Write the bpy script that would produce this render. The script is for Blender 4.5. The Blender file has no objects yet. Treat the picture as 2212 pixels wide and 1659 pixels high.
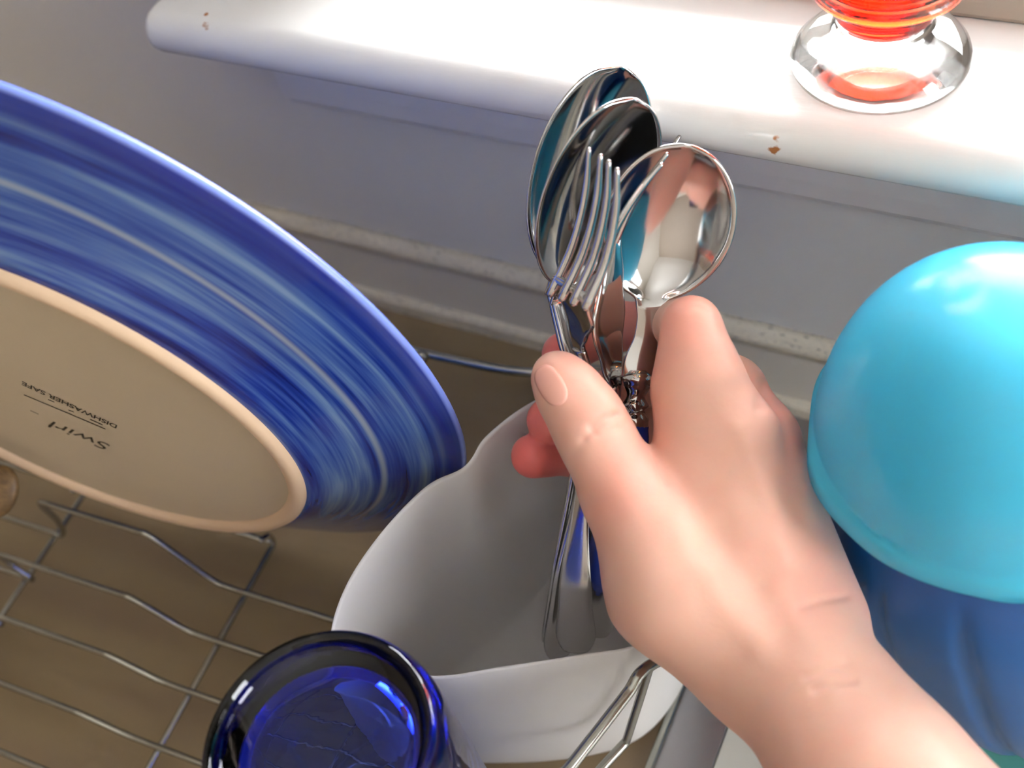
import bpy, bmesh, math, random
import numpy as np
from mathutils import Vector, Matrix

random.seed(4)
SC = bpy.context.scene
COL = SC.collection
PI = math.pi

# ------------------------------------------------------------------ camera
# photograph frame 2212 x 1659, focal length in pixels
FPX, CX, CY = 2420.0, 1106.0, 829.5
RX = np.array([0.918603, 0.361078, -0.160598])      # picture right, in the world
RD = np.array([0.198001, -0.772233, -0.603698])     # picture down
RF = np.array([-0.342001, 0.522760, -0.780869])     # looking direction
CAM = np.array([0.0, 0.0, 1.335])


def c2w(c):
    return CAM + RX * c[0] + RD * c[1] + RF * c[2]


def pd(px, py, d):
    """world point seen at a photograph pixel, at depth d along the looking direction"""
    return c2w(((px - CX) / FPX * d, (py - CY) / FPX * d, d))


def pz(px, py, z):
    r = RX * (px - CX) / FPX + RD * (py - CY) / FPX + RF
    return CAM + r * ((z - CAM[2]) / r[2])


cd = bpy.data.cameras.new('camera')
cam = bpy.data.objects.new('camera', cd)
COL.objects.link(cam)
cam.matrix_world = Matrix(((RX[0], -RD[0], -RF[0], CAM[0]), (RX[1], -RD[1], -RF[1], CAM[1]),
                           (RX[2], -RD[2], -RF[2], CAM[2]), (0, 0, 0, 1)))
cd.sensor_width = 36.0
cd.lens = FPX / 2212 * 36.0
cd.clip_start = 0.01
cd.dof.use_dof = True
cd.dof.focus_distance = 0.36
cd.dof.aperture_fstop = 8.0
SC.camera = cam

# ------------------------------------------------------------------ light, exposure
SC.view_settings.view_transform = 'Standard'
SC.view_settings.look = 'None'
SC.view_settings.gamma = 1.0
SC.view_settings.use_curve_mapping = False
SC.view_settings.exposure = 0.38
w = bpy.data.worlds.new('overcast_sky')
SC.world = w
w.use_nodes = True
bg = w.node_tree.nodes['Background']
bg.inputs[0].default_value = (0.95, 0.97, 1.0, 1)
bg.inputs[1].default_value = 16.0

# wall frame: u runs along the window wall, o is the distance behind the plaster face
WA = math.radians(4.0)
WN = np.array([math.sin(WA), math.cos(WA), 0.0])
WT = np.array([math.cos(WA), -math.sin(WA), 0.0])
Y0 = 0.3115
ZC = 0.900       # worktop
ZS = 1.105       # window sill top


def wp(u, o, z):
    p = WT * u + WN * (Y0 + o)
    return np.array([p[0], p[1], z])


la = bpy.data.lights.new('window_daylight', 'AREA')
la.shape = 'RECTANGLE'
la.size, la.size_y = 1.20, 0.84
la.energy = 30.0
la.color = (0.93, 0.97, 1.0)
lo = bpy.data.objects.new('window_daylight', la)
COL.objects.link(lo)
lo.location = wp(0.34, 0.20, 1.58)
lo.rotation_euler = Vector(-WN - np.array([0, 0, 0.35])).to_track_quat('-Z', 'Y').to_euler()

# ------------------------------------------------------------------ materials
def srgb(r, g, b):
    f = lambda c: c / 12.92 if c <= 0.04045 else ((c + 0.055) / 1.055) ** 2.4
    return (f(r / 255), f(g / 255), f(b / 255), 1)


class NT:
    def __init__(self, name):
        self.m = bpy.data.materials.new(name)
        self.m.use_nodes = True
        self.t = self.m.node_tree
        self.b = self.t.nodes['Principled BSDF']
        self.out = self.t.nodes['Material Output']

    def n(self, typ, **kw):
        nd = self.t.nodes.new(typ)
        for k, v in kw.items():
            if k.startswith('i_'):
                nd.inputs[int(k[2:])].default_value = v
            else:
                setattr(nd, k, v)
        return nd

    def l(self, a, b):
        self.t.links.new(a, b)

    def set(self, **kw):
        for k, v in kw.items():
            self.b.inputs[k.replace('_', ' ')].default_value = v
        return self

    def obj(self, scale=None):
        tc = self.n('ShaderNodeTexCoord')
        o = tc.outputs['Object']
        if scale:
            mp = self.n('ShaderNodeMapping')
            mp.inputs['Scale'].default_value = scale
            self.l(o, mp.inputs[0])
            o = mp.outputs[0]
        return o

    def noise(self, vec, scale, detail=3, rough=0.5):
        nz = self.n('ShaderNodeTexNoise')
        nz.inputs['Scale'].default_value = scale
        nz.inputs['Detail'].default_value = detail
        nz.inputs['Roughness'].default_value = rough
        self.l(vec, nz.inputs['Vector'])
        return nz.outputs['Fac']

    def ramp(self, fac, stops):
        r = self.n('ShaderNodeValToRGB')
        e = r.color_ramp.elements
        while len(e) < len(stops):
            e.new(0.5)
        for x, (p, c) in zip(e, stops):
            x.position = p
            x.color = c if len(c) == 4 else (*c, 1)
        self.l(fac, r.inputs[0])
        return r.outputs[0]

    def mix(self, fac, a, b):
        mx = self.n('ShaderNodeMix', data_type='RGBA')
        for sock, v in ((mx.inputs[0], fac), (mx.inputs[6], a), (mx.inputs[7], b)):
            if isinstance(v, (tuple, list, float, int)):
                sock.default_value = v
            else:
                self.l(v, sock)
        return mx.outputs[2]

    def math(self, op, a, b=0.0):
        mm = self.n('ShaderNodeMath', operation=op)
        for s, v in zip(mm.inputs, (a, b)):
            if isinstance(v, (float, int)):
                s.default_value = v
            else:
                self.l(v, s)
        return mm.outputs[0]

    def bump(self, h, strength=0.2, dist=0.001):
        bp = self.n('ShaderNodeBump')
        bp.inputs['Strength'].default_value = strength
        bp.inputs['Distance'].default_value = dist
        self.l(h, bp.inputs['Height'])
        self.l(bp.outputs[0], self.b.inputs['Normal'])

    def col(self, c):
        self.l(c, self.b.inputs['Base Color'])


def paint(name, c1, c2, rough=0.35, spots=(), brush=0.15, stain=None):
    k = NT(name)
    v = k.obj()
    f = k.noise(v, 9, 4)
    c = k.mix(f, c1, c2)
    if stain:                                   # uneven irregular specks of bare wood / mould
        f2 = k.noise(k.obj((60, 220, 700)), 6, 2)
        c = k.mix(k.ramp(f2, [(stain, (0, 0, 0)), (stain + 0.03, (1, 1, 1))]), c, srgb(70, 62, 52))
    for (p, r, cc) in spots:
        d = k.n('ShaderNodeVectorMath', operation='DISTANCE')
        k.l(v, d.inputs[0])
        d.inputs[1].default_value = tuple(p)
        wob = k.math('MULTIPLY', k.noise(v, 420, 2), r * 1.6)
        dd = k.math('ADD', d.outputs['Value'], wob)
        c = k.mix(k.ramp(k.math('DIVIDE', dd, r * 3.0), [(0.48, (1, 1, 1)), (0.58, (0, 0, 0))]), c, cc)
    k.col(c)
    k.set(Roughness=rough)
    k.bump(k.noise(k.obj((8, 40, 60)), 12, 3), brush, 0.0012)
    return k.m


BROWN = srgb(176, 118, 72)
M = {}
M['wall'] = paint('grey_white_wall_paint', srgb(228, 227, 226), srgb(220, 218, 214), 0.5, brush=0.35)
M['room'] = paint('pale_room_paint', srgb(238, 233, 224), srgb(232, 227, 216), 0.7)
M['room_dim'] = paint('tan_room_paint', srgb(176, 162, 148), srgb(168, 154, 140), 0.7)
M['ceiling'] = paint('ceiling_paint', srgb(244, 242, 238), srgb(240, 238, 233), 0.8)
M['floor'] = paint('floor_vinyl', srgb(190, 170, 146), srgb(180, 160, 134), 0.5)
M['sill'] = paint('white_gloss_sill', srgb(240, 240, 238), srgb(232, 231, 226), 0.16, brush=0.06,
                  spots=[(pz(440, 52, ZS), 0.0024, BROWN), (pz(462, 54, ZS), 0.0016, BROWN), (pz(446, 30, ZS), 0.0012, BROWN),
                         (pz(1673, 320, ZS - 0.009), 0.0021, BROWN), (pz(1676, 302, ZS - 0.005), 0.0015, BROWN)])
M['apron'] = paint('white_gloss_apron', srgb(230, 229, 230), srgb(224, 223, 224), 0.3, brush=0.1,
                   spots=[(wp(-0.235, -0.014, 1.060), 0.0017, srgb(130, 84, 62))])
M['cap'] = paint('cream_cap_paint', srgb(232, 224, 206), srgb(224, 216, 196), 0.45, brush=0.3, stain=0.63)
M['splash'] = paint('cream_backsplash_paint', srgb(226, 223, 216), srgb(220, 213, 198), 0.3, brush=0.12)
M['sash'] = paint('sash_paint', srgb(176, 162, 148), srgb(160, 146, 132), 0.4)


def worktop():
    k = NT('worn_tan_worktop')
    v = k.obj((1.0, 6, 4))
    f = k.noise(v, 4, 2)
    k.col(k.ramp(f, [(0.25, srgb(136, 118, 88)), (0.5, srgb(146, 128, 98)), (0.75, srgb(134, 114, 92))]))
    k.set(Roughness=0.22)
    k.b.inputs['Specular IOR Level'].default_value = 0.4
    k.bump(k.noise(k.obj((3, 12, 4)), 6, 2), 0.35, 0.003)
    return k.m


M['worktop'] = worktop()
M['white_board'] = paint('white_enamel_board', srgb(206, 205, 196), srgb(190, 188, 178), 0.3, brush=0.1,
                         spots=[(pz(1490, 1617, ZC), 0.002, srgb(150, 120, 70)), (pz(1473, 1632, ZC), 0.0016, srgb(40, 30, 26))])


def metal(name, c, rough, bump=0.0, spec=None):
    k = NT(name)
    k.set(Base_Color=c, Metallic=1.0, Roughness=rough)
    if bump:
        k.bump(k.noise(k.obj(), 300, 2), bump, 0.0004)
    return k.m


M['steel'] = metal('polished_steel', (0.56, 0.55, 0.54, 1), 0.08)
M['steel_handle'] = metal('satin_steel', (0.52, 0.51, 0.50, 1), 0.18, 0.05)
M['wire'] = metal('chromed_wire', (0.40, 0.40, 0.36, 1), 0.26)
M['strip'] = metal('dull_metal_strip', (0.42, 0.41, 0.42, 1), 0.35, 0.05)


def plastic(name, c, rough=0.3, sss=0.0, trans=0.0, mottled=0.06):
    k = NT(name)
    dark = tuple(x * (1 - mottled * 3) for x in c[:3]) + (1,)
    k.col(k.mix(k.noise(k.obj(), 25, 3), dark, c))
    k.set(Roughness=rough)
    if sss:
        k.b.inputs['Subsurface Weight'].default_value = sss
        k.b.inputs['Subsurface Radius'].default_value = (0.01, 0.012, 0.012)
        k.b.inputs['Subsurface Scale'].default_value = 1.0
    if trans:
        tl = k.n('ShaderNodeBsdfTranslucent')
        tl.inputs[0].default_value = c
        ms = k.n('ShaderNodeMixShader')
        ms.inputs[0].default_value = trans
        k.l(k.b.outputs[0], ms.inputs[1])
        k.l(tl.outputs[0], ms.inputs[2])
        k.l(ms.outputs[0], k.out.inputs[0])
    return k.m


M['white_plastic'] = plastic('white_plastic', srgb(238, 236, 233), 0.36, trans=0.28, mottled=0.01)
M['cyan_plastic'] = plastic('pale_blue_plastic', srgb(98, 224, 248), 0.2, trans=0.48, mottled=0.03)
M['navy_plastic'] = plastic('deep_blue_plastic', srgb(28, 92, 158), 0.4, mottled=0.05)
M['green_plastic'] = plastic('sea_green_plastic', srgb(96, 170, 158), 0.35)
M['handle_blue'] = plastic('blue_handle_plastic', srgb(36, 58, 150), 0.25)
M['rubber'] = plastic('grey_rubber', srgb(70, 66, 62), 0.6)


def glass(name, c, dens=0.0, dcol=(1, 1, 1, 1), ior=1.5, rough=0.0, clear=0.0):
    k = NT(name)
    k.set(Base_Color=c, Roughness=rough, IOR=ior)
    k.b.inputs['Transmission Weight'].default_value = 1.0
    if dens:
        va = k.n('ShaderNodeVolumeAbsorption')
        va.inputs[0].default_value = dcol
        va.inputs[1].default_value = dens
        k.l(va.outputs[0], k.out.inputs['Volume'])
    k.bump(k.noise(k.obj(), 60, 2), 0.12, 0.002)
    if clear:
        tr = k.n('ShaderNodeBsdfTransparent')
        ms = k.n('ShaderNodeMixShader')
        ms.inputs[0].default_value = clear
        k.l(k.b.outputs[0], ms.inputs[1])
        k.l(tr.outputs[0], ms.inputs[2])
        k.l(ms.outputs[0], k.out.inputs[0])
    return k.m


M['cobalt'] = glass('cobalt_glass', (0.75, 0.84, 1.0, 1), 260, (0.06, 0.27, 0.95, 1))
M['clear'] = glass('clear_glass', (0.98, 0.99, 0.97, 1), 8, (0.75, 0.8, 0.7, 1), clear=0.12)
M['amber'] = glass('red_amber_glass', (1.0, 0.36, 0.10, 1), 120, (0.95, 0.14, 0.02, 1))


def pane():
    k = NT('window_pane_glass')
    tr = k.n('ShaderNodeBsdfTransparent')
    gl = k.n('ShaderNodeBsdfGlossy')
    gl.inputs['Roughness'].default_value = 0.02
    fr = k.n('ShaderNodeFresnel')
    ms = k.n('ShaderNodeMixShader')
    k.l(fr.outputs[0], ms.inputs[0])
    k.l(tr.outputs[0], ms.inputs[1])
    k.l(gl.outputs[0], ms.inputs[2])
    k.l(ms.outputs[0], k.out.inputs[0])
    return k.m


M['pane'] = pane()


def wood():
    k = NT('brown_wood')
    k.col(k.ramp(k.noise(k.obj((10, 60, 60)), 8, 4), [(0.3, srgb(78, 56, 28)), (0.7, srgb(116, 88, 50))]))
    k.set(Roughness=0.5)
    return k.m


M['wood'] = wood()


def skin():
    k = NT('skin')
    at = k.n('ShaderNodeAttribute', attribute_name='flush')
    v = k.obj()
    f = k.noise(v, 60, 4)
    c = k.mix(f, srgb(210, 160, 140), srgb(222, 180, 161))
    c = k.mix(k.math('MULTIPLY', k.ramp(k.noise(v, 28, 3), [(0.45, (0, 0, 0)), (0.7, (1, 1, 1))]), 0.35), c, srgb(220, 144, 130))
    c = k.mix(at.outputs['Fac'], c, srgb(222, 104, 98))
    k.col(c)
    k.set(Roughness=0.42)
    k.b.inputs['Subsurface Weight'].default_value = 0.25
    k.b.inputs['Subsurface Radius'].default_value = (0.006, 0.002, 0.001)
    k.b.inputs['Subsurface Scale'].default_value = 1.0
    k.b.inputs['Specular IOR Level'].default_value = 0.35
    k.bump(k.noise(v, 700, 2), 0.12, 0.0004)
    return k.m


M['skin'] = skin()
k = NT('thumbnail')
k.set(Base_Color=srgb(222, 166, 150), Roughness=0.22)
M['nail'] = k.m
k = NT('stamp_ink')
k.set(Base_Color=srgb(58, 50, 38), Roughness=0.6)
M['ink'] = k.m


def glaze():
    k = NT('blue_brushed_glaze')
    s = k.n('ShaderNodeSeparateXYZ')
    k.l(k.obj(), s.inputs[0])
    x, y = s.outputs[0], s.outputs[1]
    r = k.math('SQRT', k.math('ADD', k.math('MULTIPLY', x, x), k.math('MULTIPLY', y, y)))
    th = k.math('ARCTAN2', y, x)
    cb = k.n('ShaderNodeCombineXYZ')
    # brush bands drift outward as they go round
    k.l(k.math('ADD', k.math('MULTIPLY', r, 210.0), k.math('MULTIPLY', th, 0.7)), cb.inputs[0])
    k.l(k.math('MULTIPLY', th, 0.9), cb.inputs[1])
    f = k.noise(cb.outputs[0], 1.0, 3, 0.6)
    cb2 = k.n('ShaderNodeCombineXYZ')
    k.l(k.math('MULTIPLY', r, 1300.0), cb2.inputs[0])
    k.l(k.math('MULTIPLY', th, 1.6), cb2.inputs[1])
    f2 = k.noise(cb2.outputs[0], 1.0, 2)
    ff = k.math('ADD', k.math('MULTIPLY', f, 0.87), k.math('MULTIPLY', f2, 0.13))
    c = k.ramp(ff, [(0.34, srgb(14, 24, 92)), (0.43, srgb(28, 50, 130)), (0.52, srgb(58, 86, 146)), (0.66, srgb(104, 130, 166))])
    # one thin pale ring, one dark edge line
    d = k.math('ABSOLUTE', k.math('SUBTRACT', r, 0.1135))
    c = k.mix(k.ramp(k.math('MULTIPLY', d, 400.0), [(0.1, (0.75,) * 3), (0.55, (0, 0, 0))]), c, srgb(140, 150, 160))
    e = k.ramp(k.math('MULTIPLY', k.math('SUBTRACT', r, 0.1285), 150.0), [(0.2, (0, 0, 0)), (0.75, (0.85,) * 3)])
    c = k.mix(e, c, srgb(20, 34, 120))
    c = k.mix(k.ramp(k.math('MULTIPLY', k.math('SUBTRACT', r, 0.1374), 600.0), [(0.2, (0, 0, 0)), (0.7, (1, 1, 1))]), c, srgb(112, 132, 206))  # window highlight on the rim, painted in as a paler lavender-blue edge
    k.col(c)
    k.set(Roughness=0.16)
    return k.m


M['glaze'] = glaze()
k = NT('cream_stoneware')
k.col(k.mix(k.noise(k.obj(), 22, 4), srgb(182, 166, 140), srgb(194, 178, 152)))
k.set(Roughness=0.45)
M['cream'] = k.m
k = NT('bare_foot_clay')
k.set(Base_Color=srgb(206, 178, 148), Roughness=0.6)
M['clay'] = k.m


# ------------------------------------------------------------------ mesh helpers
def link(name, mesh, mat, parent=None, smooth=True):
    o = bpy.data.objects.new(name, mesh)
    COL.objects.link(o)
    if mat is not None:
        mesh.materials.append(mat)
    if smooth:
        mesh.polygons.foreach_set('use_smooth', [True] * len(mesh.polygons))
    if parent is not None:
        o.parent = parent
        o.matrix_parent_inverse = parent.matrix_world.inverted()
    return o


def tag(o, label, cat, group=None):
    o['label'] = label
    o['category'] = cat
    if group:
        o['group'] = group
    return o


def thing(name, loc, label, cat, group=None, mat=None):
    o = bpy.data.objects.new(name, None)
    COL.objects.link(o)
    o.empty_display_size = 0.02
    o.matrix_world = mat if mat is not None else Matrix.Translation(Vector(loc))
    bpy.context.view_layer.update()
    return tag(o, label, cat, group)


def part(name, mesh, mat, parent, smooth=True):
    """a child whose mesh is given in world coordinates"""
    o = link(name, mesh, mat, None, smooth)
    o.parent = parent
    o.matrix_parent_inverse = parent.matrix_world.inverted()
    return o


def local(name, mesh, mat, parent, smooth=True):
    """a child whose mesh is given in the parent's coordinates"""
    o = link(name, mesh, mat, None, smooth)
    o.parent = parent
    return o


def pydata(vs, fs, name='mesh'):
    me = bpy.data.meshes.new(name)
    me.from_pydata([tuple(map(float, v)) for v in vs], [], fs)
    me.validate()
    bm = bmesh.new()
    bm.from_mesh(me)
    bmesh.ops.recalc_face_normals(bm, faces=bm.faces)
    bm.to_mesh(me)
    bm.free()
    return me


def lathe(prof, seg=96, wob=None, name='mesh'):
    """profile of (r, z) about local Z; r == 0 closes; wob(theta, i) -> (dr, dz)"""
    vs, fs, rows = [], [], []
    for i, (r, z) in enumerate(prof):
        if r <= 1e-9:
            rows.append([len(vs)])
            vs.append((0, 0, z))
        else:
            row = []
            for s in range(seg):
                a = 2 * PI * s / seg
                dr, dz = wob(a, i) if wob else (0, 0)
                row.append(len(vs))
                vs.append(((r + dr) * math.cos(a), (r + dr) * math.sin(a), z + dz))
            rows.append(row)
    for a, b in zip(rows, rows[1:]):
        for s in range(seg):
            t = (s + 1) % seg
            if len(a) == 1 and len(b) == 1:
                continue
            if len(a) == 1:
                fs.append((a[0], b[t], b[s]))
            elif len(b) == 1:
                fs.append((a[s], a[t], b[0]))
            else:
                fs.append((a[s], a[t], b[t], b[s]))
    return pydata(vs, fs, name)


def catmull(P, n=8):
    P = [np.array(p, float) for p in P]
    Q = [2 * P[0] - P[1]] + P + [2 * P[-1] - P[-2]]
    out = []
    for i in range(1, len(Q) - 2):
        p0, p1, p2, p3 = Q[i - 1:i + 3]
        for j in range(n):
            t = j / n
            out.append(0.5 * ((2 * p1) + (-p0 + p2) * t + (2 * p0 - 5 * p1 + 4 * p2 - p3) * t * t + (-p0 + 3 * p1 - 3 * p2 + p3) * t ** 3))
    out.append(P[-1])
    return out


def tube(path, r, seg=10, name='mesh', rfun=None, flat=None):
    """round wire along a path; ends rounded off"""
    path = [np.array(p, float) for p in path]
    n = len(path)
    vs, fs = [], []
    T = [path[min(i + 1, n - 1)] - path[max(i - 1, 0)] for i in range(n)]
    T = [t / np.linalg.norm(t) for t in T]
    u = np.cross(T[0], [0.31, 0.2, 0.93])
    u /= np.linalg.norm(u)
    st = [(path[0] - T[0] * r * 0.6, 0, 0.5)] + [(path[i], i, 1.0) for i in range(n)] + [(path[-1] + T[-1] * r * 0.6, n - 1, 0.5)]
    for (p, i, k) in st:
        t = T[i]
        u = u - t * (u @ t)
        u /= np.linalg.norm(u)
        v = np.cross(t, u)
        rr = (rfun(i / (n - 1)) if rfun else r) * k
        for s in range(seg):
            a = 2 * PI * s / seg
            vs.append(p + (u * math.cos(a) + v * math.sin(a)) * rr)
    m = len(st)
    for i in range(m - 1):
        for s in range(seg):
            t = (s + 1) % seg
            fs.append((i * seg + s, i * seg + t, (i + 1) * seg + t, (i + 1) * seg + s))
    fs.append(tuple(range(seg))[::-1])
    fs.append(tuple((m - 1) * seg + s for s in range(seg)))
    return pydata(vs, fs, name)


def extrude_profile(prof, u0, u1, bevel_end=None, name='mesh', n=2):
    """(o, z) closed profile swept along the window wall from u0 to u1"""
    vs, fs = [], []
    m = len(prof)
    for i in range(n):
        u = u0 + (u1 - u0) * i / (n - 1)
        for (o, z) in prof:
            vs.append(wp(u, o, z))
    for i in range(n - 1):
        for j in range(m):
            t = (j + 1) % m
            fs.append((i * m + j, i * m + t, (i + 1) * m + t, (i + 1) * m + j))
    fs.append(tuple(range(m)))
    fs.append(tuple((n - 1) * m + j for j in range(m)))
    return pydata(vs, fs, name)


def boxm(corners_lo, corners_hi, tf=lambda x, y, z: (x, y, z), bevel=0.0, seg=2):
    x0, y0, z0 = corners_lo
    x1, y1, z1 = corners_hi
    bm = bmesh.new()
    vs = [bm.verts.new(tf(x, y, z)) for z in (z0, z1) for y in (y0, y1) for x in (x0, x1)]
    for f in ((0, 2, 3, 1), (4, 5, 7, 6), (0, 1, 5, 4), (2, 6, 7, 3), (0, 4, 6, 2), (1, 3, 7, 5)):
        bm.faces.new([vs[i] for i in f])
    bmesh.ops.recalc_face_normals(bm, faces=bm.faces)
    if bevel:
        bmesh.ops.bevel(bm, geom=bm.edges[:], offset=bevel, segments=seg, affect='EDGES', profile=0.5)
    me = bpy.data.meshes.new('mesh')
    bm.to_mesh(me)
    bm.free()
    return me


def wbox(u0, u1, o0, o1, z0, z1, bevel=0.0):
    return boxm((u0, o0, z0), (u1, o1, z1), lambda u, o, z: tuple(wp(u, o, z)), bevel)


def struct(name, mesh, mat, parent=None, smooth=False, label=None):
    o = link(name, mesh, mat, None, smooth)
    if parent is not None:
        o.parent = parent
    else:
        o['kind'] = 'structure'
    if label:
        o['label'] = label
    return o


# ------------------------------------------------------------------ the setting
UL, UR, UO0, UO1, ZT = -1.4, 1.4, -0.292, 1.00, 2.02      # wall extent and window opening
FL, CL, YB = 0.0, 2.4, -2.3
bm = bmesh.new()
me_parts = [(UL, UO0, 0, 0.12, FL, CL), (UO1, UR, 0, 0.12, FL, CL), (UO0, UO1, 0, 0.12, FL, ZS - 0.012), (UO0, UO1, 0, 0.12, ZT, CL)]
for a in me_parts:
    tmp = wbox(*a)
    bm.from_mesh(tmp)
me = bpy.data.meshes.new('mesh')
bm.to_mesh(me)
bm.free()
struct('wall_back', me, M['wall'])
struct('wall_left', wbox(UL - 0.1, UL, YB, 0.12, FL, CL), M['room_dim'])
RO0, RO1, RZ0, RZ1 = -0.56, -0.03, 1.05, 2.05
bm = bmesh.new()
for a in ((UR, UR + 0.1, YB, RO0, FL, CL), (UR, UR + 0.1, RO1, 0.12, FL, CL), (UR, UR + 0.1, RO0, RO1, FL, RZ0), (UR, UR + 0.1, RO0, RO1, RZ1, CL)):
    bm.from_mesh(wbox(*a))
me = bpy.data.meshes.new('mesh')
bm.to_mesh(me)
bm.free()
struct('wall_right', me, M['room'])
added_win = bpy.data.objects.new('added_side_window', None)  # unseen side window, added to light the hand from the right
COL.objects.link(added_win)
added_win['kind'] = 'structure'
for a in ((RO0, RO1, RZ0, RZ0 + 0.04), (RO0, RO1, RZ1 - 0.04, RZ1), (RO0, RO0 + 0.04, RZ0 + 0.04, RZ1 - 0.04), (RO1 - 0.04, RO1, RZ0 + 0.04, RZ1 - 0.04)):
    struct('added_window_frame', wbox(UR + 0.03, UR + 0.07, *a), M['room'], added_win)
struct('pane', wbox(UR + 0.048, UR + 0.052, RO0 + 0.03, RO1 - 0.03, RZ0 + 0.03, RZ1 - 0.03), M['pane'], added_win)
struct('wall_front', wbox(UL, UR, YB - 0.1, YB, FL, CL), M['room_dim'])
struct('ceiling', wbox(UL - 0.1, UR + 0.1, YB - 0.1, 0.12, CL, CL + 0.05), M['ceiling'])
struct('floor', wbox(UL - 0.1, UR + 0.1, YB - 0.1, 0.12, FL - 0.05, FL), M['floor'])

# window sill with a rounded nose; apron; cap strip; backsplash
nose = [(0.08, ZS - 0.019), (0.08, ZS)]
for a in range(0, 10):
    t = PI / 2 + PI * a / 9
    nose.append((-0.0415 + 0.0095 * math.cos(t), ZS - 0.0095 + 0.0095 * math.sin(t)))
bmn = extrude_profile(nose, -0.330, 1.10)
s = struct('trim_1', bmn, M['sill'], smooth=True, label='white gloss window sill with a rounded front edge')
bv = s.modifiers.new('bevel', 'BEVEL')
bv.width, bv.segments, bv.limit_method, bv.angle_limit = 0.004, 3, 'ANGLE', math.radians(60)
ap = [(0.0, ZS - 0.019), (-0.016, ZS - 0.019), (-0.016, 1.052), (-0.0150, 1.044), (-0.012, 1.0395), (0.0, 1.0375)]
s = struct('trim_2', extrude_profile(ap, -0.306, 1.07), M['apron'], label='white painted apron board under the window sill')
bv = s.modifiers.new('bevel', 'BEVEL')
bv.width, bv.segments, bv.limit_method, bv.angle_limit = 0.002, 2, 'ANGLE', math.radians(60)
cp = [(0.0, 0.9500), (-0.003, 0.9490), (-0.0065, 0.9465), (-0.0075, 0.9430), (-0.0065, 0.9405), (0.0, 0.9395)]
struct('trim_3', extrude_profile(cp, UL, UR), M['cap'], smooth=True, label='cream painted bead along the top of the backsplash')
bs = [(0.0, 0.9400), (-0.0050, 0.9400), (-0.0055, 0.9150), (-0.0055, 0.9080), (0.0, 0.9080)]
struct('trim_4', extrude_profile(bs, UL, UR), M['splash'], label='off white backsplash board below the cream bead')
ft = [(0.0, 0.9085), (-0.0085, 0.9085), (-0.0100, 0.9070), (-0.0100, ZC), (0.0, ZC)]
struct('trim_5', extrude_profile(ft, UL, UR), M['cap'], label='cream strip where the backsplash meets the worktop')

# window: casing, sash, pane
win = bpy.data.objects.new('window_1', None)
COL.objects.link(win)
win['kind'] = 'structure'
struct('casing', wbox(-0.318, UO0 + 0.004, -0.020, 0.03, ZS, ZT + 0.05, 0.004), M['sash'], win)
struct('casing', wbox(UO1 - 0.004, 1.05, -0.020, 0.03, ZS, ZT + 0.05, 0.004), M['sash'], win)
struct('casing', wbox(UO0, UO1, -0.020, 0.0, ZT, ZT + 0.05, 0.004), M['sash'], win)
struct('sash_rail', wbox(UO0 + 0.004, UO1 - 0.004, 0.0128, 0.045, ZS, ZS + 0.012, 0.002), M['sash'], win)
struct('sash_rail', wbox(UO0, UO1, 0.0128, 0.045, ZT - 0.04, ZT, 0.002), M['sash'], win)
struct('sash_rail', wbox(UO0, UO1, 0.0128, 0.045, 1.54, 1.575, 0.002), M['sash'], win)
struct('sash_stile', wbox(UO0, UO0 + 0.04, 0.0128, 0.045, ZS + 0.012, ZT - 0.04, 0.002), M['sash'], win)
struct('sash_stile', wbox(UO1 - 0.04, UO1, 0.0128, 0.045, ZS + 0.012, ZT - 0.04, 0.002), M['sash'], win)
struct('pane', wbox(UO0 + 0.03, UO1 - 0.03, 0.028, 0.031, ZS + 0.010, 1.545), M['pane'], win)
struct('pane', wbox(UO0 + 0.03, UO1 - 0.03, 0.028, 0.031, 1.57, ZT - 0.03), M['pane'], win)

# worktop with its metal strip and white panel
wt = thing('worktop', (0, 0, ZC), 'tan worn worktop running along the wall under the drying rack', 'worktop')
part('slab', wbox(UL, -0.0785, -0.62, -0.0005, ZC - 0.035, ZC), M['worktop'], wt, False)
e0 = wp(-0.0785, 0, 0)
part('edge_strip', wbox(-0.0785, -0.0790 + 0.0225, -0.62, -0.0005, ZC - 0.030, ZC + 0.0010, 0.0004), M['strip'], wt, False)['label'] = 'grey metal edging strip'
part('strip_lip', wbox(-0.0800, -0.0765, -0.62, -0.02, ZC, ZC + 0.0035, 0.001), M['wire'], wt, False)
part('white_panel', wbox(-0.0560, UR, -0.62, -0.0005, ZC - 0.035, ZC, 0.0), M['white_board'], wt, False)['label'] = 'off white panel with brown specks'

# ------------------------------------------------------------------ drying rack
ZW = 0.915
RW = 0.00135
rack = thing('dish_rack', (-0.26, 0.06, ZC), 'chromed wire dish drying rack holding the blue plate and white cutlery holder', 'dish rack')


def wire(path, r=RW, n=6, name='wire'):
    return part(name, tube(catmull(path, n), r, 8), M['wire'], rack)


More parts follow.
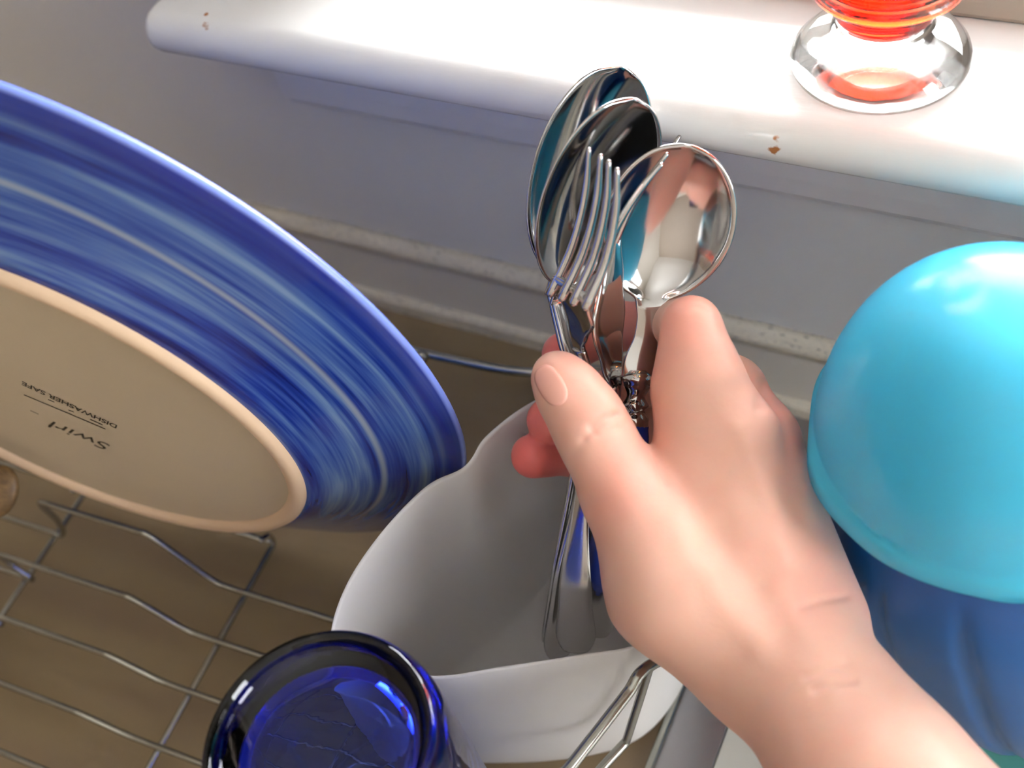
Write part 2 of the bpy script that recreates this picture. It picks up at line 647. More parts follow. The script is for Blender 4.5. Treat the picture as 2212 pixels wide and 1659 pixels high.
rows = [(0.1440, 0.0335), (0.1200, 0.0205), (0.0966, 0.0120), (0.0719, 0.0085), (0.0475, 0.0075), (0.0230, 0.0070), (-0.0015, 0.0070)]
for y, h in rows:
    xo = -0.352 if y > 0.13 else -0.364
    p = [(-0.52, y, ZW), (-0.45, y, ZW), (-0.372, y, ZW), (-0.360, y, ZW + 0.0004), (xo - 0.0005, y, ZW + h * 0.5), (xo - 0.002, y, ZW + h * 0.9),
         (xo + 0.003, y, ZW + h), (-0.33, y, ZW + h), (-0.300, y, ZW + h), (-0.2915, y, ZW + h * 0.93), (-0.2745, y, ZW + h * 0.12), (-0.266, y, ZW), (-0.25, y, ZW), (-0.20, y, ZW),
         (-0.09 if y < 0.1 else -0.182, y, ZW)]
    if y > 0.1:
        p[-2] = (-0.21, y, ZW)
    wire(p)
wire([(-0.52, 0.170, ZW), (-0.2590, 0.170, ZW)])
wire([(-0.1500, 0.0985, ZW - 0.0027), (-0.1500, -0.05, ZW - 0.0027)])
for x in (-0.2585, -0.3655, -0.4700, -0.1840):
    wire([(x, 0.166, ZW + 0.008), (x, 0.1705, ZW + 0.004), (x, 0.1700, ZW - 0.0022), (x, 0.160, ZW - 0.0027), (x, 0.10, ZW - 0.0027), (x, -0.05, ZW - 0.0027)])
rim = [(-0.52, 0.249, 0.985), (-0.30, 0.243, 0.985), (-0.165, 0.240, 0.985), (-0.135, 0.249, 0.983), (-0.095, 0.2575, 0.978), (-0.066, 0.250, 0.972), (-0.050, 0.222, 0.966), (-0.0490, 0.185, 0.966), (-0.0520, 0.158, 0.975)]
for q in ((1400, 1440), (1358, 1494), (1315, 1550), (1230, 1659), (1160, 1749)):
    rim.append(tuple(pz(*q, 1.0)))
rim += [(-0.0830, 0.0, 0.99)]
part('rim_wire', tube(catmull(rim, 8), 0.0019, 10), M['wire'], rack)
for x in (-0.48, -0.37):
    wire([(x, 0.2445 + (x + 0.3) * -0.026 - 0.001, 0.985), (x, 0.205, 0.945), (x, 0.172, ZW + 0.002), (x, 0.166, ZW)])
bd = part('weld_bead', lathe([(0, -0.003), (0.002, -0.0022), (0.003, 0), (0.002, 0.0022), (0, 0.003)], 16), M['wire'], rack)
bd.matrix_parent_inverse = Matrix()
bd.location = Vector(pz(911, 771, 0.986)) - rack.location
lf = [tuple(pz(1352, 1603, 0.948)), tuple(pz(1300, 1659, 0.948)), tuple(pz(1230, 1740, 0.948))]
wire(lf, 0.0017)
wire([tuple(pz(1352, 1603, 0.948)), tuple(pz(1385, 1500, 0.975)), tuple(pz(1404, 1436, 0.998))], 0.0015)
for (x, y) in ((-0.47, 0.165), (-0.20, 0.165), (-0.47, -0.03), (-0.15, -0.03)):
    fo = part('foot', lathe([(0, 0), (0.004, 0), (0.0045, 0.002), (0.0035, 0.012), (0, 0.013)], 20), M['rubber'], rack)
    fo.matrix_parent_inverse = Matrix()
    fo.location = Vector((x, y, ZC + 0.0003)) - rack.location

# ------------------------------------------------------------------ plate (bottom faces the viewer)
pn = Vector((0.0470459, -0.994825, -0.0900633)).normalized()
px_ = Vector((1, 0, 0)) - pn * pn.x
px_.normalize()
py_ = pn.cross(px_)
PM = Matrix(((px_.x, py_.x, pn.x, -0.274889), (px_.y, py_.y, pn.y, 0.164951), (px_.z, py_.z, pn.z, 1.0555), (0, 0, 0, 1)))
plate = thing('dinner_plate', (0, 0, 0), 'large blue brushed dinner plate standing in the rack with cream underside showing', 'plate', mat=PM)
RB, HB = 0.08868, 0.0268
prof = [(0.0, 0.0185), (0.075, 0.0185), (0.092, 0.012), (0.125, 0.0015), (0.1352, -0.0020), (0.1376, -0.0018), (0.1390, -0.0004), (0.1384, 0.0012),
        (0.134, 0.0030), (0.124, 0.0075), (0.112, 0.0125), (0.100, 0.0182), (0.0935, 0.0225), (0.0895, 0.0250), (0.0880, 0.0245), (0.0, 0.0225)]
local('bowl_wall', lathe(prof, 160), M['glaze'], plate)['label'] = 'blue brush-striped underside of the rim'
local('foot_ring', lathe([(0.0900, 0.0243), (0.0898, 0.0262), (0.0885, 0.0276), (0.0862, 0.0279), (0.0842, 0.0268), (0.0832, 0.0245), (0.0832, 0.0225), (0.0900, 0.0225), (0.0900, 0.0243)], 160), M['clay'], plate)
local('base_disc', lathe([(0.0, 0.0228), (0.0835, 0.0228), (0.0838, 0.0250), (0.083, 0.0252), (0.070, 0.0250), (0.0, 0.0250)], 120), M['cream'], plate)


def on_plate(pxl, pyl):
    """photograph pixel -> plate coordinates on the base disc"""
    r = RX * (pxl - CX) / FPX + RD * (pyl - CY) / FPX + RF
    n = np.array(pn)
    p0 = np.array((PM @ Vector((0, 0, 0.0250)))[:])
    w_ = CAM + r * (((p0 - CAM) @ n) / (r @ n))
    return PM.inverted() @ Vector(w_)


def stamp_text(txt, a, b, hgt, shear=0.0, name='stamp_text', thick=0.0):
    """lettering printed from plate point a to b"""
    cu = bpy.data.curves.new('stamp', 'FONT')
    cu.body = txt
    cu.shear = shear
    cu.size = 1.0
    cu.offset = thick
    t = bpy.data.objects.new('tmp_text', cu)
    COL.objects.link(t)
    bpy.context.view_layer.update()
    me = bpy.data.meshes.new_from_object(t.evaluated_get(bpy.context.evaluated_depsgraph_get()))
    bpy.data.objects.remove(t)
    xs = [v.co.x for v in me.vertices]
    ys = [v.co.y for v in me.vertices]
    x0, x1, y0, y1 = min(xs), max(xs), min(ys), max(ys)
    d = b - a
    d.z = 0
    L = d.length
    d.normalize()
    u = Vector((-d.y, d.x, 0))
    for v in me.vertices:
        v.co = Vector((a.x, a.y, 0.02515)) + d * ((v.co.x - x0) / (x1 - x0) * L) + u * ((v.co.y - y0) / (y1 - y0) * hgt)
    return local(name, me, M['ink'], plate, False)


def stroke(pts, wd, name='stamp_line'):
    vs, fs = [], []
    P = [np.array((p.x, p.y)) for p in pts]
    for i, p in enumerate(P):
        d = P[min(i + 1, len(P) - 1)] - P[max(i - 1, 0)]
        d = d / (np.linalg.norm(d) + 1e-9)
        q = np.array((-d[1], d[0])) * wd / 2
        vs += [(*(p + q), 0.02515), (*(p - q), 0.02515)]
        if i:
            fs.append((2 * i - 2, 2 * i - 1, 2 * i + 1, 2 * i))
    return local(name, pydata(vs, fs), M['ink'], plate, False)


stamp_text('DISHWASHER SAFE', on_plate(254, 918), on_plate(48, 822), 0.0040, thick=0.02)
stroke([on_plate(228, 926), on_plate(150, 893), on_plate(52, 852)], 0.0009)
stamp_text('Swirl', on_plate(238, 960), on_plate(100, 903), 0.0085, 0.35)
stroke([on_plate(84, 894), on_plate(66, 886)], 0.0007)
for (q0, q1) in (((195, 905), (222, 917)), ((148, 885), (160, 889)), ((104, 862), (118, 868))):
    stroke([on_plate(*q0), on_plate(*q1)], 0.0009)

# ------------------------------------------------------------------ white cutlery holder
hold = thing('utensil_holder', (-0.115, 0.16, ZC), 'open white plastic cutlery holder standing under the hand', 'utensil holder')
ZH = 1.0
rimpts = [(-0.1292, 0.1068), (-0.1560, 0.1030), (-0.1655, 0.1065), (-0.1700, 0.1150), (-0.1715, 0.1320), (-0.1680, 0.1530), (-0.1607, 0.1735),
          (-0.1530, 0.1835), (-0.1500, 0.1900), (-0.1475, 0.2000), (-0.1370, 0.2180), (-0.1180, 0.2360), (-0.0950, 0.2440), (-0.0740, 0.2360), (-0.0590, 0.2120), (-0.0580, 0.1750), (-0.0630, 0.1470),
          (-0.0690, 0.1370), (-0.0850, 0.1285), (-0.1080, 0.1170)]
SCL = [1, 1, 0.992, 0.980, 0.962, 0.945, 0.934, 0.932, 0.932, 0.934, 0.945, 0.972, 1.0, 1.06, 1.09, 1.08, 1.03, 1, 1, 1]
rimpts = [(x * f_, y * f_, 1.335 - 0.335 * f_) for (x, y), f_ in zip(rimpts, SCL)]      # the rim stands higher at the back left


def closed(P, n=6):
    P = [np.array(p, float) for p in P]
    out = []
    m = len(P)
    for i in range(m):
        p0, p1, p2, p3 = P[(i - 1) % m], P[i], P[(i + 1) % m], P[(i + 2) % m]
        for j in range(n):
            t = j / n
            out.append(0.5 * ((2 * p1) + (-p0 + p2) * t + (2 * p0 - 5 * p1 + 4 * p2 - p3) * t * t + (-p0 + 3 * p1 - 3 * p2 + p3) * t ** 3))
    return out


rc3 = closed(rimpts)
rc = [p[:2] for p in rc3]
ctr = np.array((-0.1125, 0.163))
m = len(rc)
smooth_rc = []
for i in range(m):
    a = sum(rc[(i + k) % m] for k in range(-9, 10)) / 19
    smooth_rc.append(a)
levels = [0, 0.010, 0.02, 0.035, 0.05, 0.062, 0.070, 0.075]
vs, fs = [], []
for L in levels:
    t = L / 0.075
    for i in range(m):
        b = rc[i] * (1 - t ** 0.7) + smooth_rc[i] * (t ** 0.7)
        dent = 0.0045 * math.exp(-((rc[i][0] + 0.1440) ** 2 + (rc[i][1] - 0.1730) ** 2) / 0.00008) * max(0.0, 1 - t / 0.7) * min(1.0, 0.35 + t * 4)
        b = b + (ctr - b) / np.linalg.norm(ctr - b) * dent
        sc = 1 + 0.01 * t - (0.05 * max(0, t - 0.85) / 0.15)
        p = ctr + (b - ctr) * sc
        vs.append((p[0], p[1], rc3[i][2] * (1 - t) + (ZC + 0.0040) * t))
for k_ in range(len(levels) - 1):
    for i in range(m):
        j = (i + 1) % m
        fs.append((k_ * m + i, k_ * m + j, (k_ + 1) * m + j, (k_ + 1) * m + i))
for g in (0.7, 0.3):
    for i in range(m):
        p = ctr + (np.array(vs[(len(levels) - 1) * m + i][:2]) - ctr) * g
        vs.append((p[0], p[1], ZC + 0.0040))
for k_ in (len(levels) - 1, len(levels)):
    for i in range(m):
        j = (i + 1) % m
        fs.append((k_ * m + i, k_ * m + j, (k_ + 1) * m + j, (k_ + 1) * m + i))
fs.append(tuple((len(levels) + 1) * m + i for i in range(m)))
hb = part('tub', pydata(vs, fs), M['white_plastic'], hold)
so = hb.modifiers.new('wall', 'SOLIDIFY')
so.thickness, so.offset = 0.0022, 0.0
ss = hb.modifiers.new('smooth', 'SUBSURF')
ss.levels = ss.render_levels = 1

# ------------------------------------------------------------------ cobalt tumbler, upside down
gc = pz(690, 1606, 1.055)
tum = thing('tumbler', (gc[0], gc[1], ZW + RW + 0.0004), 'cobalt blue glass tumbler upside down in front of the white holder', 'glass')
HT = 1.057 - ZW - RW
# outer wall from mouth (bottom) to heel (top), over the foot ring, punt, then back inside
prof = [(0.0385, 0.0), (0.0397, 0.0008), (0.0400, 0.003), (0.0385, 0.05), (0.0372, HT - 0.016), (0.0366, HT - 0.008), (0.0350, HT - 0.0028), (0.0338, HT - 0.0004), (0.0324, HT),
        (0.0314, HT - 0.0008), (0.0305, HT - 0.0030), (0.0292, HT - 0.0048), (0.0200, HT - 0.0062), (0.0, HT - 0.0070),
        ]
inner = [(0.0, HT - 0.0105), (0.018, HT - 0.0107), (0.0272, HT - 0.0120), (0.0298, HT - 0.0160), (0.0312, HT - 0.024), (0.0338, HT - 0.034), (0.0355, 0.05), (0.0370, 0.004), (0.0375, 0.001), (0.0385, 0.0)]
GS = 0.925
prof = [(r * GS, z) for r, z in prof]
inner = [(r * GS, z) for r, z in inner]
me = lathe(prof + inner, 128)
bm = bmesh.new()
bm.from_mesh(me)
bmesh.ops.remove_doubles(bm, verts=bm.verts, dist=1e-6)
bmesh.ops.recalc_face_normals(bm, faces=bm.faces)
bm.to_mesh(me)
bm.free()
local('body', me, M['cobalt'], tum)

# ------------------------------------------------------------------ blue tub with cup on its lid
ZL = 1.0475
tR, tB = Vector((0.0175, 0.2080, ZL)), Vector((0.0590, 0.2110, ZC + 0.0205))
tz = (tR - tB).normalized()
tx_ = Vector((1, 0, 0)) - tz * tz.x
tx_.normalize()
ty_ = tz.cross(tx_)
tub = thing('plastic_beaker', (0, 0, 0), 'dark blue ribbed plastic beaker leaning under the pale blue cup', 'beaker',
            mat=Matrix(((tx_.x, ty_.x, tz.x, tB.x), (tx_.y, ty_.y, tz.y, tB.y), (tx_.z, ty_.z, tz.z, tB.z), (0, 0, 0, 1))))
hh = (tR - tB).length - 0.0105


def ribs(a, i):
    return (-0.0024 * max(0.0, math.cos(a * 12 + 0.6)) ** 6 if 3 <= i <= 10 else 0, 0)


prof = [(0.0, 0.0), (0.036, 0.0), (0.0415, 0.0012), (0.0440, 0.005)]
for t, r in ((0.08, 0.0480), (0.2, 0.0525), (0.35, 0.0560), (0.50, 0.0570), (0.65, 0.0560), (0.77, 0.0550), (0.87, 0.0520)):
    prof.append((r, 0.005 + (hh - 0.005) * t))
prof += [(0.0480, hh * 0.94), (0.0430, hh - 0.001), (0.0408, hh), (0.0396, hh - 0.001), (0.0470, hh * 0.85), (0.0540, hh * 0.5), (0.0440, 0.010), (0.0390, 0.004), (0.0, 0.0035)]
local('body', lathe(prof, 176, ribs), M['navy_plastic'], tub)
tx, ty = tB.x, tB.y
cc = pz(2117, 966, ZL)
cup = thing('plastic_cup', (cc[0], cc[1], ZL), 'pale blue plastic cup upside down at right beside the wrist', 'cup')


def lipw(a, i):
    k_ = 0.0006 * math.sin(a * 5 + 1) + 0.0004 * math.sin(a * 9)
    return (k_ if i in (0, 1, 2, 3, 4) else 0, k_ * 1.3 if i in (0, 1) else 0)


CS = 1.035
RCUP, HCUP = 0.0462, 0.061
prof = [(0.0455, 0.0), (0.0470, 0.0), (0.0478, 0.0012), (0.0477, 0.0064), (0.0468, 0.0078), (0.0457, 0.0086), (0.0456, 0.0105)]
for t in np.linspace(0.0, 1.0, 20)[1:]:
    a = t * PI / 2
    prof.append((0.0456 * math.cos(a) ** 0.72, 0.0105 + (HCUP - 0.0105) * math.sin(a) ** 1.12))
prof[-1] = (0.0, HCUP)
prof = [(r * CS, z * CS) for r, z in prof]
inn = [(max(0.0, r - 0.0018), z - 0.0018) for (r, z) in prof[::-1][:-4]]
local('body', lathe(prof + inn + [prof[0]], 128, lipw), M['cyan_plastic'], cup)
sau = thing('saucer', (tx, ty, ZC + 0.0003), 'sea green plastic saucer edge under the dark blue beaker', 'saucer')
local('dish', lathe([(0, 0), (0.040, 0), (0.0460, 0.0035), (0.0472, 0.0050), (0.0460, 0.0052), (0.044, 0.0040), (0.0, 0.0040)], 96), M['green_plastic'], sau)

# ------------------------------------------------------------------ goblet on the sill
gq = pz(1898, 137, ZS)
gob = thing('goblet', (gq[0], gq[1], ZS + 0.0004), 'red amber glass goblet with a clear foot on the window sill', 'goblet')
ftp = [(0.0, 0.0008), (0.018, 0.0010), (0.0245, 0.0), (0.0264, 0.0012), (0.0270, 0.0034), (0.0262, 0.0056), (0.0235, 0.0086), (0.0203, 0.0113), (0.0160, 0.0129), (0.0144, 0.0142), (0.0138, 0.0158), (0.0140, 0.0172), (0.0, 0.0172)]
local('foot', lathe(ftp, 96), M['clear'], gob)
bw = [(0, .0176), (.0140, .0176), (.0150, .0197), (.0165, .0240), (.0176, .0270), (.0198, .0285), (.0204, .0300), (.0200, .0320), (.0235, .042), (.0310, .075), (.034, .10),
      (.0328, .10), (.0295, .075), (.0220, .042), (.0180, .033), (.014, .027), (0, .0255)]
local('bowl', lathe(bw, 96), M['amber'], gob)
local('rim_bead', lathe([(0.0206 + 0.0020 * math.cos(a), 0.0300 + 0.0022 * math.sin(a)) for a in np.linspace(0, 2 * PI, 13)], 96), M['clear'], gob)

# ------------------------------------------------------------------ brown wooden spoon at the left edge
ws = thing('wooden_spoon', pz(10, 1060, 0.93), 'brown wooden spoon head at the left edge below the plate', 'spoon')
c0 = pd(-2, 1062, 0.435)
ax = RD * 0.97 + RX * -0.25
ax /= np.linalg.norm(ax)
sx = np.cross(ax, RF)
sx /= np.linalg.norm(sx)
vs, fs = [], []
n1, n2 = 14, 20
for i in range(n1 + 1):
    a = PI * i / n1
    for j in range(n2):
        b = 2 * PI * j / n2
        rr = math.sin(a) + 1e-4
        vs.append(c0 + ax * (0.0105 * -math.cos(a)) + sx * (0.0075 * rr * math.cos(b)) + RF * (0.003 * rr * math.sin(b)))
for i in range(n1):
    for j in range(n2):
        fs.append((i * n2 + j, i * n2 + (j + 1) % n2, (i + 1) * n2 + (j + 1) % n2, (i + 1) * n2 + j))
part('head', pydata(vs, fs), M['wood'], ws)
part('handle', tube([c0 - ax * 0.008 - RX * 0.002, c0 - ax * 0.011 - RX * 0.02 - RF * 0.010, c0 - ax * 0.012 - RX * 0.06 - RF * 0.03], 0.0030), M['wood'], ws)


# ------------------------------------------------------------------ cutlery
def ribbon(path, wfun, nfun, thick, dish=None, m=9, sub=1, solid=True):
    """sheet along path (world points): half width wfun(t), face normal nfun(t), dish depth dish(t)"""
    n = len(path)
    vs, fs = [], []
    cum = [0.0]
    for a, b in zip(path, path[1:]):
        cum.append(cum[-1] + np.linalg.norm(b - a))
    for i, p in enumerate(path):
        t = cum[i] / cum[-1]
        T = path[min(i + 1, n - 1)] - path[max(i - 1, 0)]
        T = T / np.linalg.norm(T)
        N = np.array(nfun(t), float)
        N = N - T * (N @ T)
        N /= np.linalg.norm(N)
        S = np.cross(T, N)
        hw = wfun(t)
        dp = dish(t) if dish else 0.0
        for j in range(m):
            q = -1 + 2 * j / (m - 1)
            vs.append(p + S * hw * q - N * dp * (1 - q * q))
    for i in range(n - 1):
        for j in range(m - 1):
            fs.append((i * m + j, i * m + j + 1, (i + 1) * m + j + 1, (i + 1) * m + j))
    me = bpy.data.meshes.new('mesh')
    me.from_pydata([tuple(map(float, v)) for v in vs], [], fs)
    return me


def solid(o, th, sub=1):
    s_ = o.modifiers.new('thickness', 'SOLIDIFY')
    s_.thickness, s_.offset = th, 0.0
    s_.use_even_offset = False
    b_ = o.modifiers.new('smooth', 'SUBSURF')
    b_.levels = b_.render_levels = sub


def cam_n(x, y, z=-1.0):
    """direction given in picture axes: x right, y down, z away"""
    v = RX * x + RD * y + RF * z
    return v / np.linalg.norm(v)


def interp(t, ks):
    for (a, va), (b, vb) in zip(ks, ks[1:]):
        if t <= b:
            f = (t - a) / (b - a)
            f = f * f * (3 - 2 * f)
            return va + (vb - va) * f
    return ks[-1][1]


def bowl_w(t, hw, neck):
    # t 0 at the tip, 1 at the neck: egg outline, running into the neck
    e = math.sqrt(max(0.0, 1 - (2 * min(t, 1.0) / 0.9 - 1) ** 2)) if t < 0.9 else 0.0
    return max(hw * e * (1 - 0.10 * (t - 0.45)), neck * min(1.0, max(0.02, t * 3)))


def spoon(name, label, group, bowl_pts, hw, normal, depth, handle_pts, hn0, hn1, hws, bowl_sub=2):
    base = np.array(handle_pts[-1])
    t_ = thing(name, base, label, 'spoon', group)
    bp = catmull(bowl_pts, 9)
    o = part('bowl', ribbon(bp, lambda t: bowl_w(t, hw, 0.0030), lambda t: normal, 0.0012,
                            lambda t: depth * max(0.0, math.sin(PI * min(1.0, t / 0.92))) ** 0.8, m=13), M['steel'], t_)
    solid(o, 0.0013, bowl_sub)
    if handle_pts and hws:
        hp = catmull(handle_pts, 8)
        o = part('handle', ribbon(hp, lambda t: interp(t, hws), lambda t: hn0 * (1 - t) + hn1 * t, 0.002,
                                  lambda t: -0.0008, m=5), M['steel_handle'], t_)
        solid(o, 0.0022, 1)
    return t_


HWS = [(0, 0.0030), (0.12, 0.0026), (0.45, 0.0030), (0.80, 0.0060), (0.95, 0.0072), (1.0, 0.0040)]
GRP = 'cutlery held in the hand'
nA = cam_n(0.55, 0.12, -0.82)
tipA, endA = pd(1346, 142, 0.342), pd(1192, 640, 0.366)
midA = (tipA + endA) / 2
spoon('tablespoon', 'rearmost tall tablespoon in the held bunch, mirror bowl highest and nearest the sill', GRP,
      [tipA, tipA * 0.75 + endA * 0.25, midA, tipA * 0.25 + endA * 0.75, endA],
      0.0218, nA, 0.0085,
      [endA - (endA - midA) * 0.05, pd(1218, 740, 0.3660), pd(1254, 880, 0.3690), pd(1236, 1060, 0.382), pd(1205, 1230, 0.394), pd(1178, 1378, 0.406)],
      nA, cam_n(0.95, 0.0, -0.25), HWS)
nB = cam_n(0.56, 0.14, -0.82)
tipB, endB = pd(1372, 212, 0.3260), pd(1202, 660, 0.3600)
midB = (tipB + endB) / 2
spoon('tablespoon', 'tablespoon in front of the tallest one, bowl partly behind the fork tines', GRP,
      [tipB, tipB * 0.75 + endB * 0.25, midB, tipB * 0.25 + endB * 0.75, endB],
      0.0205, nB, 0.0085,
      [endB - (endB - midB) * 0.05, pd(1232, 760, 0.3590), pd(1278, 890, 0.365), pd(1254, 1080, 0.375), pd(1226, 1250, 0.387), pd(1206, 1420, 0.400)],
      nB, cam_n(0.45, 0.0, -0.9), HWS)

# small spoon with blue handle
nC = cam_n(-0.02, 0.48, -0.9)
tC = [pd(1486, 313, 0.326), pd(1466, 400, 0.3310), pd(1444, 490, 0.3375), pd(1421, 580, 0.3460), pd(1407, 650, 0.352), pd(1397, 720, 0.3555), pd(1386, 775, 0.3575), pd(1376, 824, 0.3585)]
ts = thing('teaspoon', pd(1294, 1262, 0.377), 'round bowled small spoon with blue handle, bowl facing the viewer', 'spoon', GRP)


def c_w(t):
    e = math.sqrt(max(0.0, 1 - (2 * min(t / 0.66, 1.0) - 1) ** 2))
    nkw = interp(t, [(0, 0.0), (0.52, 0.0), (0.66, 0.0050), (0.74, 0.0038), (0.80, 0.0038), (0.93, 0.0056), (1.0, 0.0047)])
    return max(0.0004, (0.0203 * e) if t < 0.52 else max(0.0203 * e, nkw))


o = part('bowl', ribbon(catmull(tC, 9), c_w, lambda t: nC, 0.002, lambda t: 0.0100 * max(0.0, math.sin(PI * min(1.0, t / 0.68))) ** 0.8 - 0.0010 * max(0.0, t - 0.66) * 3, m=13), M['steel'], ts)
solid(o, 0.0014, 2)
cpth = [pd(1377, 815, 0.358), pd(1376, 835, 0.3585), pd(1373, 862, 0.359), pd(1372, 880, 0.3593), pd(1372, 900, 0.3596), pd(1371, 922, 0.360)]
part('collar', tube(catmull(cpth, 6), 0.004, 16, rfun=lambda t: interp(t, [(0, 0.0052), (0.18, 0.0044), (0.35, 0.0030), (0.55, 0.0044), (0.72, 0.0032), (0.85, 0.0044), (1, 0.0044)])), M['steel'], ts)
rv = lathe([(0, -0.0022), (0.0016, -0.0016), (0.0022, 0), (0.0016, 0.0016), (0, 0.0022)], 20)
o = local('rivet', rv, M['steel'], ts)
o.location = Vector(pd(1371, 879, 0.3545)) - ts.location
hpth = [pd(1371, 918, 0.360), pd(1364, 960, 0.361), pd(1340, 1080, 0.366), pd(1316, 1180, 0.372), pd(1296, 1262, 0.378)]
part('handle', tube(catmull(hpth, 8), 0.006, 20, rfun=lambda t: interp(t, [(0, 0.0046), (0.3, 0.0056), (0.8, 0.0068), (0.93, 0.0062), (1, 0.0035)])), M['handle_blue'], ts)['label'] = 'blue plastic handle'


def fork(name, label, tips, root_l, root_r, neck, handle_pts, nrm, curve, hws, r_t=0.00115, palm=None):
    """tips: four tine tips; the palm spans root_l..root_r and narrows to the neck"""
    t_ = thing(name, handle_pts[-1], label, 'fork', GRP)
    for i, tp in enumerate(tips):
        f = i / 3
        rt = root_l * (1 - f) + root_r * f
        mid = (tp + rt) / 2 + nrm * curve
        pth = catmull([tp, tp * 0.75 + rt * 0.25 + nrm * curve * 0.75, mid, tp * 0.25 + rt * 0.75 + nrm * curve * 0.8, rt + (rt - mid) * 0.10], 5)
        part('tine', tube(pth, r_t, 8, rfun=lambda t: interp(t, [(0, r_t * 0.62), (0.3, r_t), (1, r_t * 1.25)])), M['steel'], t_)
    # palm
    rows_ = []
    cl_, cr_ = root_l, root_r
    hwid = np.linalg.norm(root_r - root_l) / 2 + r_t
    c_ = (root_l + root_r) / 2
    up = (sum(tips) / 4 - c_)
    up /= np.linalg.norm(up)
    pth = catmull([c_ + up * 0.003, c_, c_ * 0.6 + neck * 0.4 - nrm * 0.0015, neck * 0.85 + c_ * 0.15, neck, neck + (handle_pts[0] - neck) * 0.5], 6)
    Sx = (root_r - root_l)

    def nf(t):
        return np.cross(Sx, up) * (1 if np.cross(Sx, up) @ nrm > 0 else -1)
    if palm:
        pth, pw, pnrm = palm
        o = part('palm', ribbon(catmull(pth, 8), lambda t: interp(t, pw), lambda t: pnrm, 0.0016, lambda t: 0.0012, m=9), M['steel'], t_)
    else:
        o = part('palm', ribbon(pth, lambda t: interp(t, [(0, hwid), (0.35, hwid * 0.98), (0.75, 0.0045), (0.88, 0.0030), (1, 0.0028)]), nf, 0.0016,
                            lambda t: 0.0022 * max(0, 1 - t * 1.4), m=9), M['steel'], t_)
    solid(o, 0.0017, 1)
    hp = catmull(handle_pts, 8)
    n1 = hp[-1] - hp[0]
    o = part('handle', ribbon(hp, lambda t: interp(t, hws), lambda t: nf(0) * (1 - t) + cam_n(-0.1, 0, -1) * t * np.linalg.norm(nf(0)), 0.002, lambda t: -0.0008, m=5), M['steel_handle'], t_)
    solid(o, 0.0022, 1)
    return t_


n1 = cam_n(-0.78, 0.05, -0.62)
fork('table_fork', 'front dinner fork with four tines held before the tablespoon bowls',
     [pd(1272, 324, 0.3165), pd(1297, 338, 0.3135), pd(1315, 351, 0.3105), pd(1333, 368, 0.3075)],
     pd(1194, 622, 0.336), pd(1270, 652, 0.323), pd(1252, 752, 0.345),
     [pd(1252, 752, 0.345), pd(1268, 800, 0.349), pd(1297, 890, 0.355), pd(1262, 1060, 0.3585), pd(1244, 1250, 0.3705), pd(1244, 1408, 0.386)],
     n1, -0.0035, HWS, 0.00125)
n2 = cam_n(-0.85, -0.35, -0.35)
fork('table_fork', 'second fork tucked behind the small round spoon, tines leaning right', 
     [pd(1428, 356, 0.320), pd(1440, 334, 0.3255), pd(1456, 312, 0.354), pd(1471, 290, 0.358)],
     pd(1312, 535, 0.3295), pd(1350, 528, 0.3590), pd(1338, 830, 0.351),
     [pd(1332, 830, 0.3575), pd(1333, 862, 0.360), pd(1324, 930, 0.366), pd(1296, 1080, 0.379), pd(1288, 1240, 0.391), pd(1286, 1375, 0.402)],
     n2, 0.0015, HWS, 0.0011,
     ([pd(1334, 505, 0.3365), pd(1322, 600, 0.3385), pd(1316, 690, 0.343), pd(1324, 780, 0.351), pd(1333, 845, 0.3585)],
      [(0, 0.0022), (0.25, 0.0062), (0.5, 0.0090), (0.75, 0.0060), (1, 0.0030)], cam_n(0.78, 0.12, -0.62)))

# ------------------------------------------------------------------ the hand: one continuous skin from a signed distance field
H = 0.00088
LO = np.array([-0.012, -0.055, 0.262])
HI = np.array([0.235, 0.190, 0.442])
NX, NY, NZ = (np.ceil((HI - LO) / H).astype(int) + 1)
gx = (LO[0] + H * np.arange(NX)).astype(np.float32)
gy = (LO[1] + H * np.arange(NY)).astype(np.float32)
gz = (LO[2] + H * np.arange(NZ)).astype(np.float32)
BIG = np.float32(0.05)


def cc_(q):
    px, py, d = q
    return np.array([(px - CX) / FPX * d, (py - CY) / FPX * d, d])


def smin(a, b, k_):
    h_ = np.clip(0.5 + 0.5 * (b - a) / k_, 0, 1)
    return b + (a - b) * h_ - k_ * h_ * (1 - h_)


def cone(F, a, b, ra, rb, k_, margin=0.02):
    """blend a tapered capsule a..b into field F (in place)"""
    a, b = cc_(a), cc_(b)
    lo = np.minimum(a - ra, b - rb) - margin
    hi = np.maximum(a + ra, b + rb) + margin
    i0 = np.maximum(0, np.floor((lo - LO) / H).astype(int))
    i1 = np.minimum([NX, NY, NZ], np.ceil((hi - LO) / H).astype(int) + 1)
    if (i1 <= i0).any():
        return
    X, Y, Z = np.meshgrid(gx[i0[0]:i1[0]], gy[i0[1]:i1[1]], gz[i0[2]:i1[2]], indexing='ij', sparse=True)
    ba = (b - a).astype(np.float32)
    L2 = float(ba @ ba)
    t = np.clip(((X - a[0]) * ba[0] + (Y - a[1]) * ba[1] + (Z - a[2]) * ba[2]) / L2, 0, 1)
    d = np.sqrt((X - a[0] - ba[0] * t) ** 2 + (Y - a[1] - ba[1] * t) ** 2 + (Z - a[2] - ba[2] * t) ** 2) - (ra + (rb - ra) * t)
    s_ = (slice(i0[0], i1[0]), slice(i0[1], i1[1]), slice(i0[2], i1[2]))
    F[s_] = smin(F[s_], d.astype(np.float32), np.float32(k_))


def field():
    return np.full((NX, NY, NZ), BIG, np.float32)


def chain(F, pts, k_):
    for (p, ra), (q, rb) in zip(pts, pts[1:]):
        cone(F, p, q, ra, rb, k_)


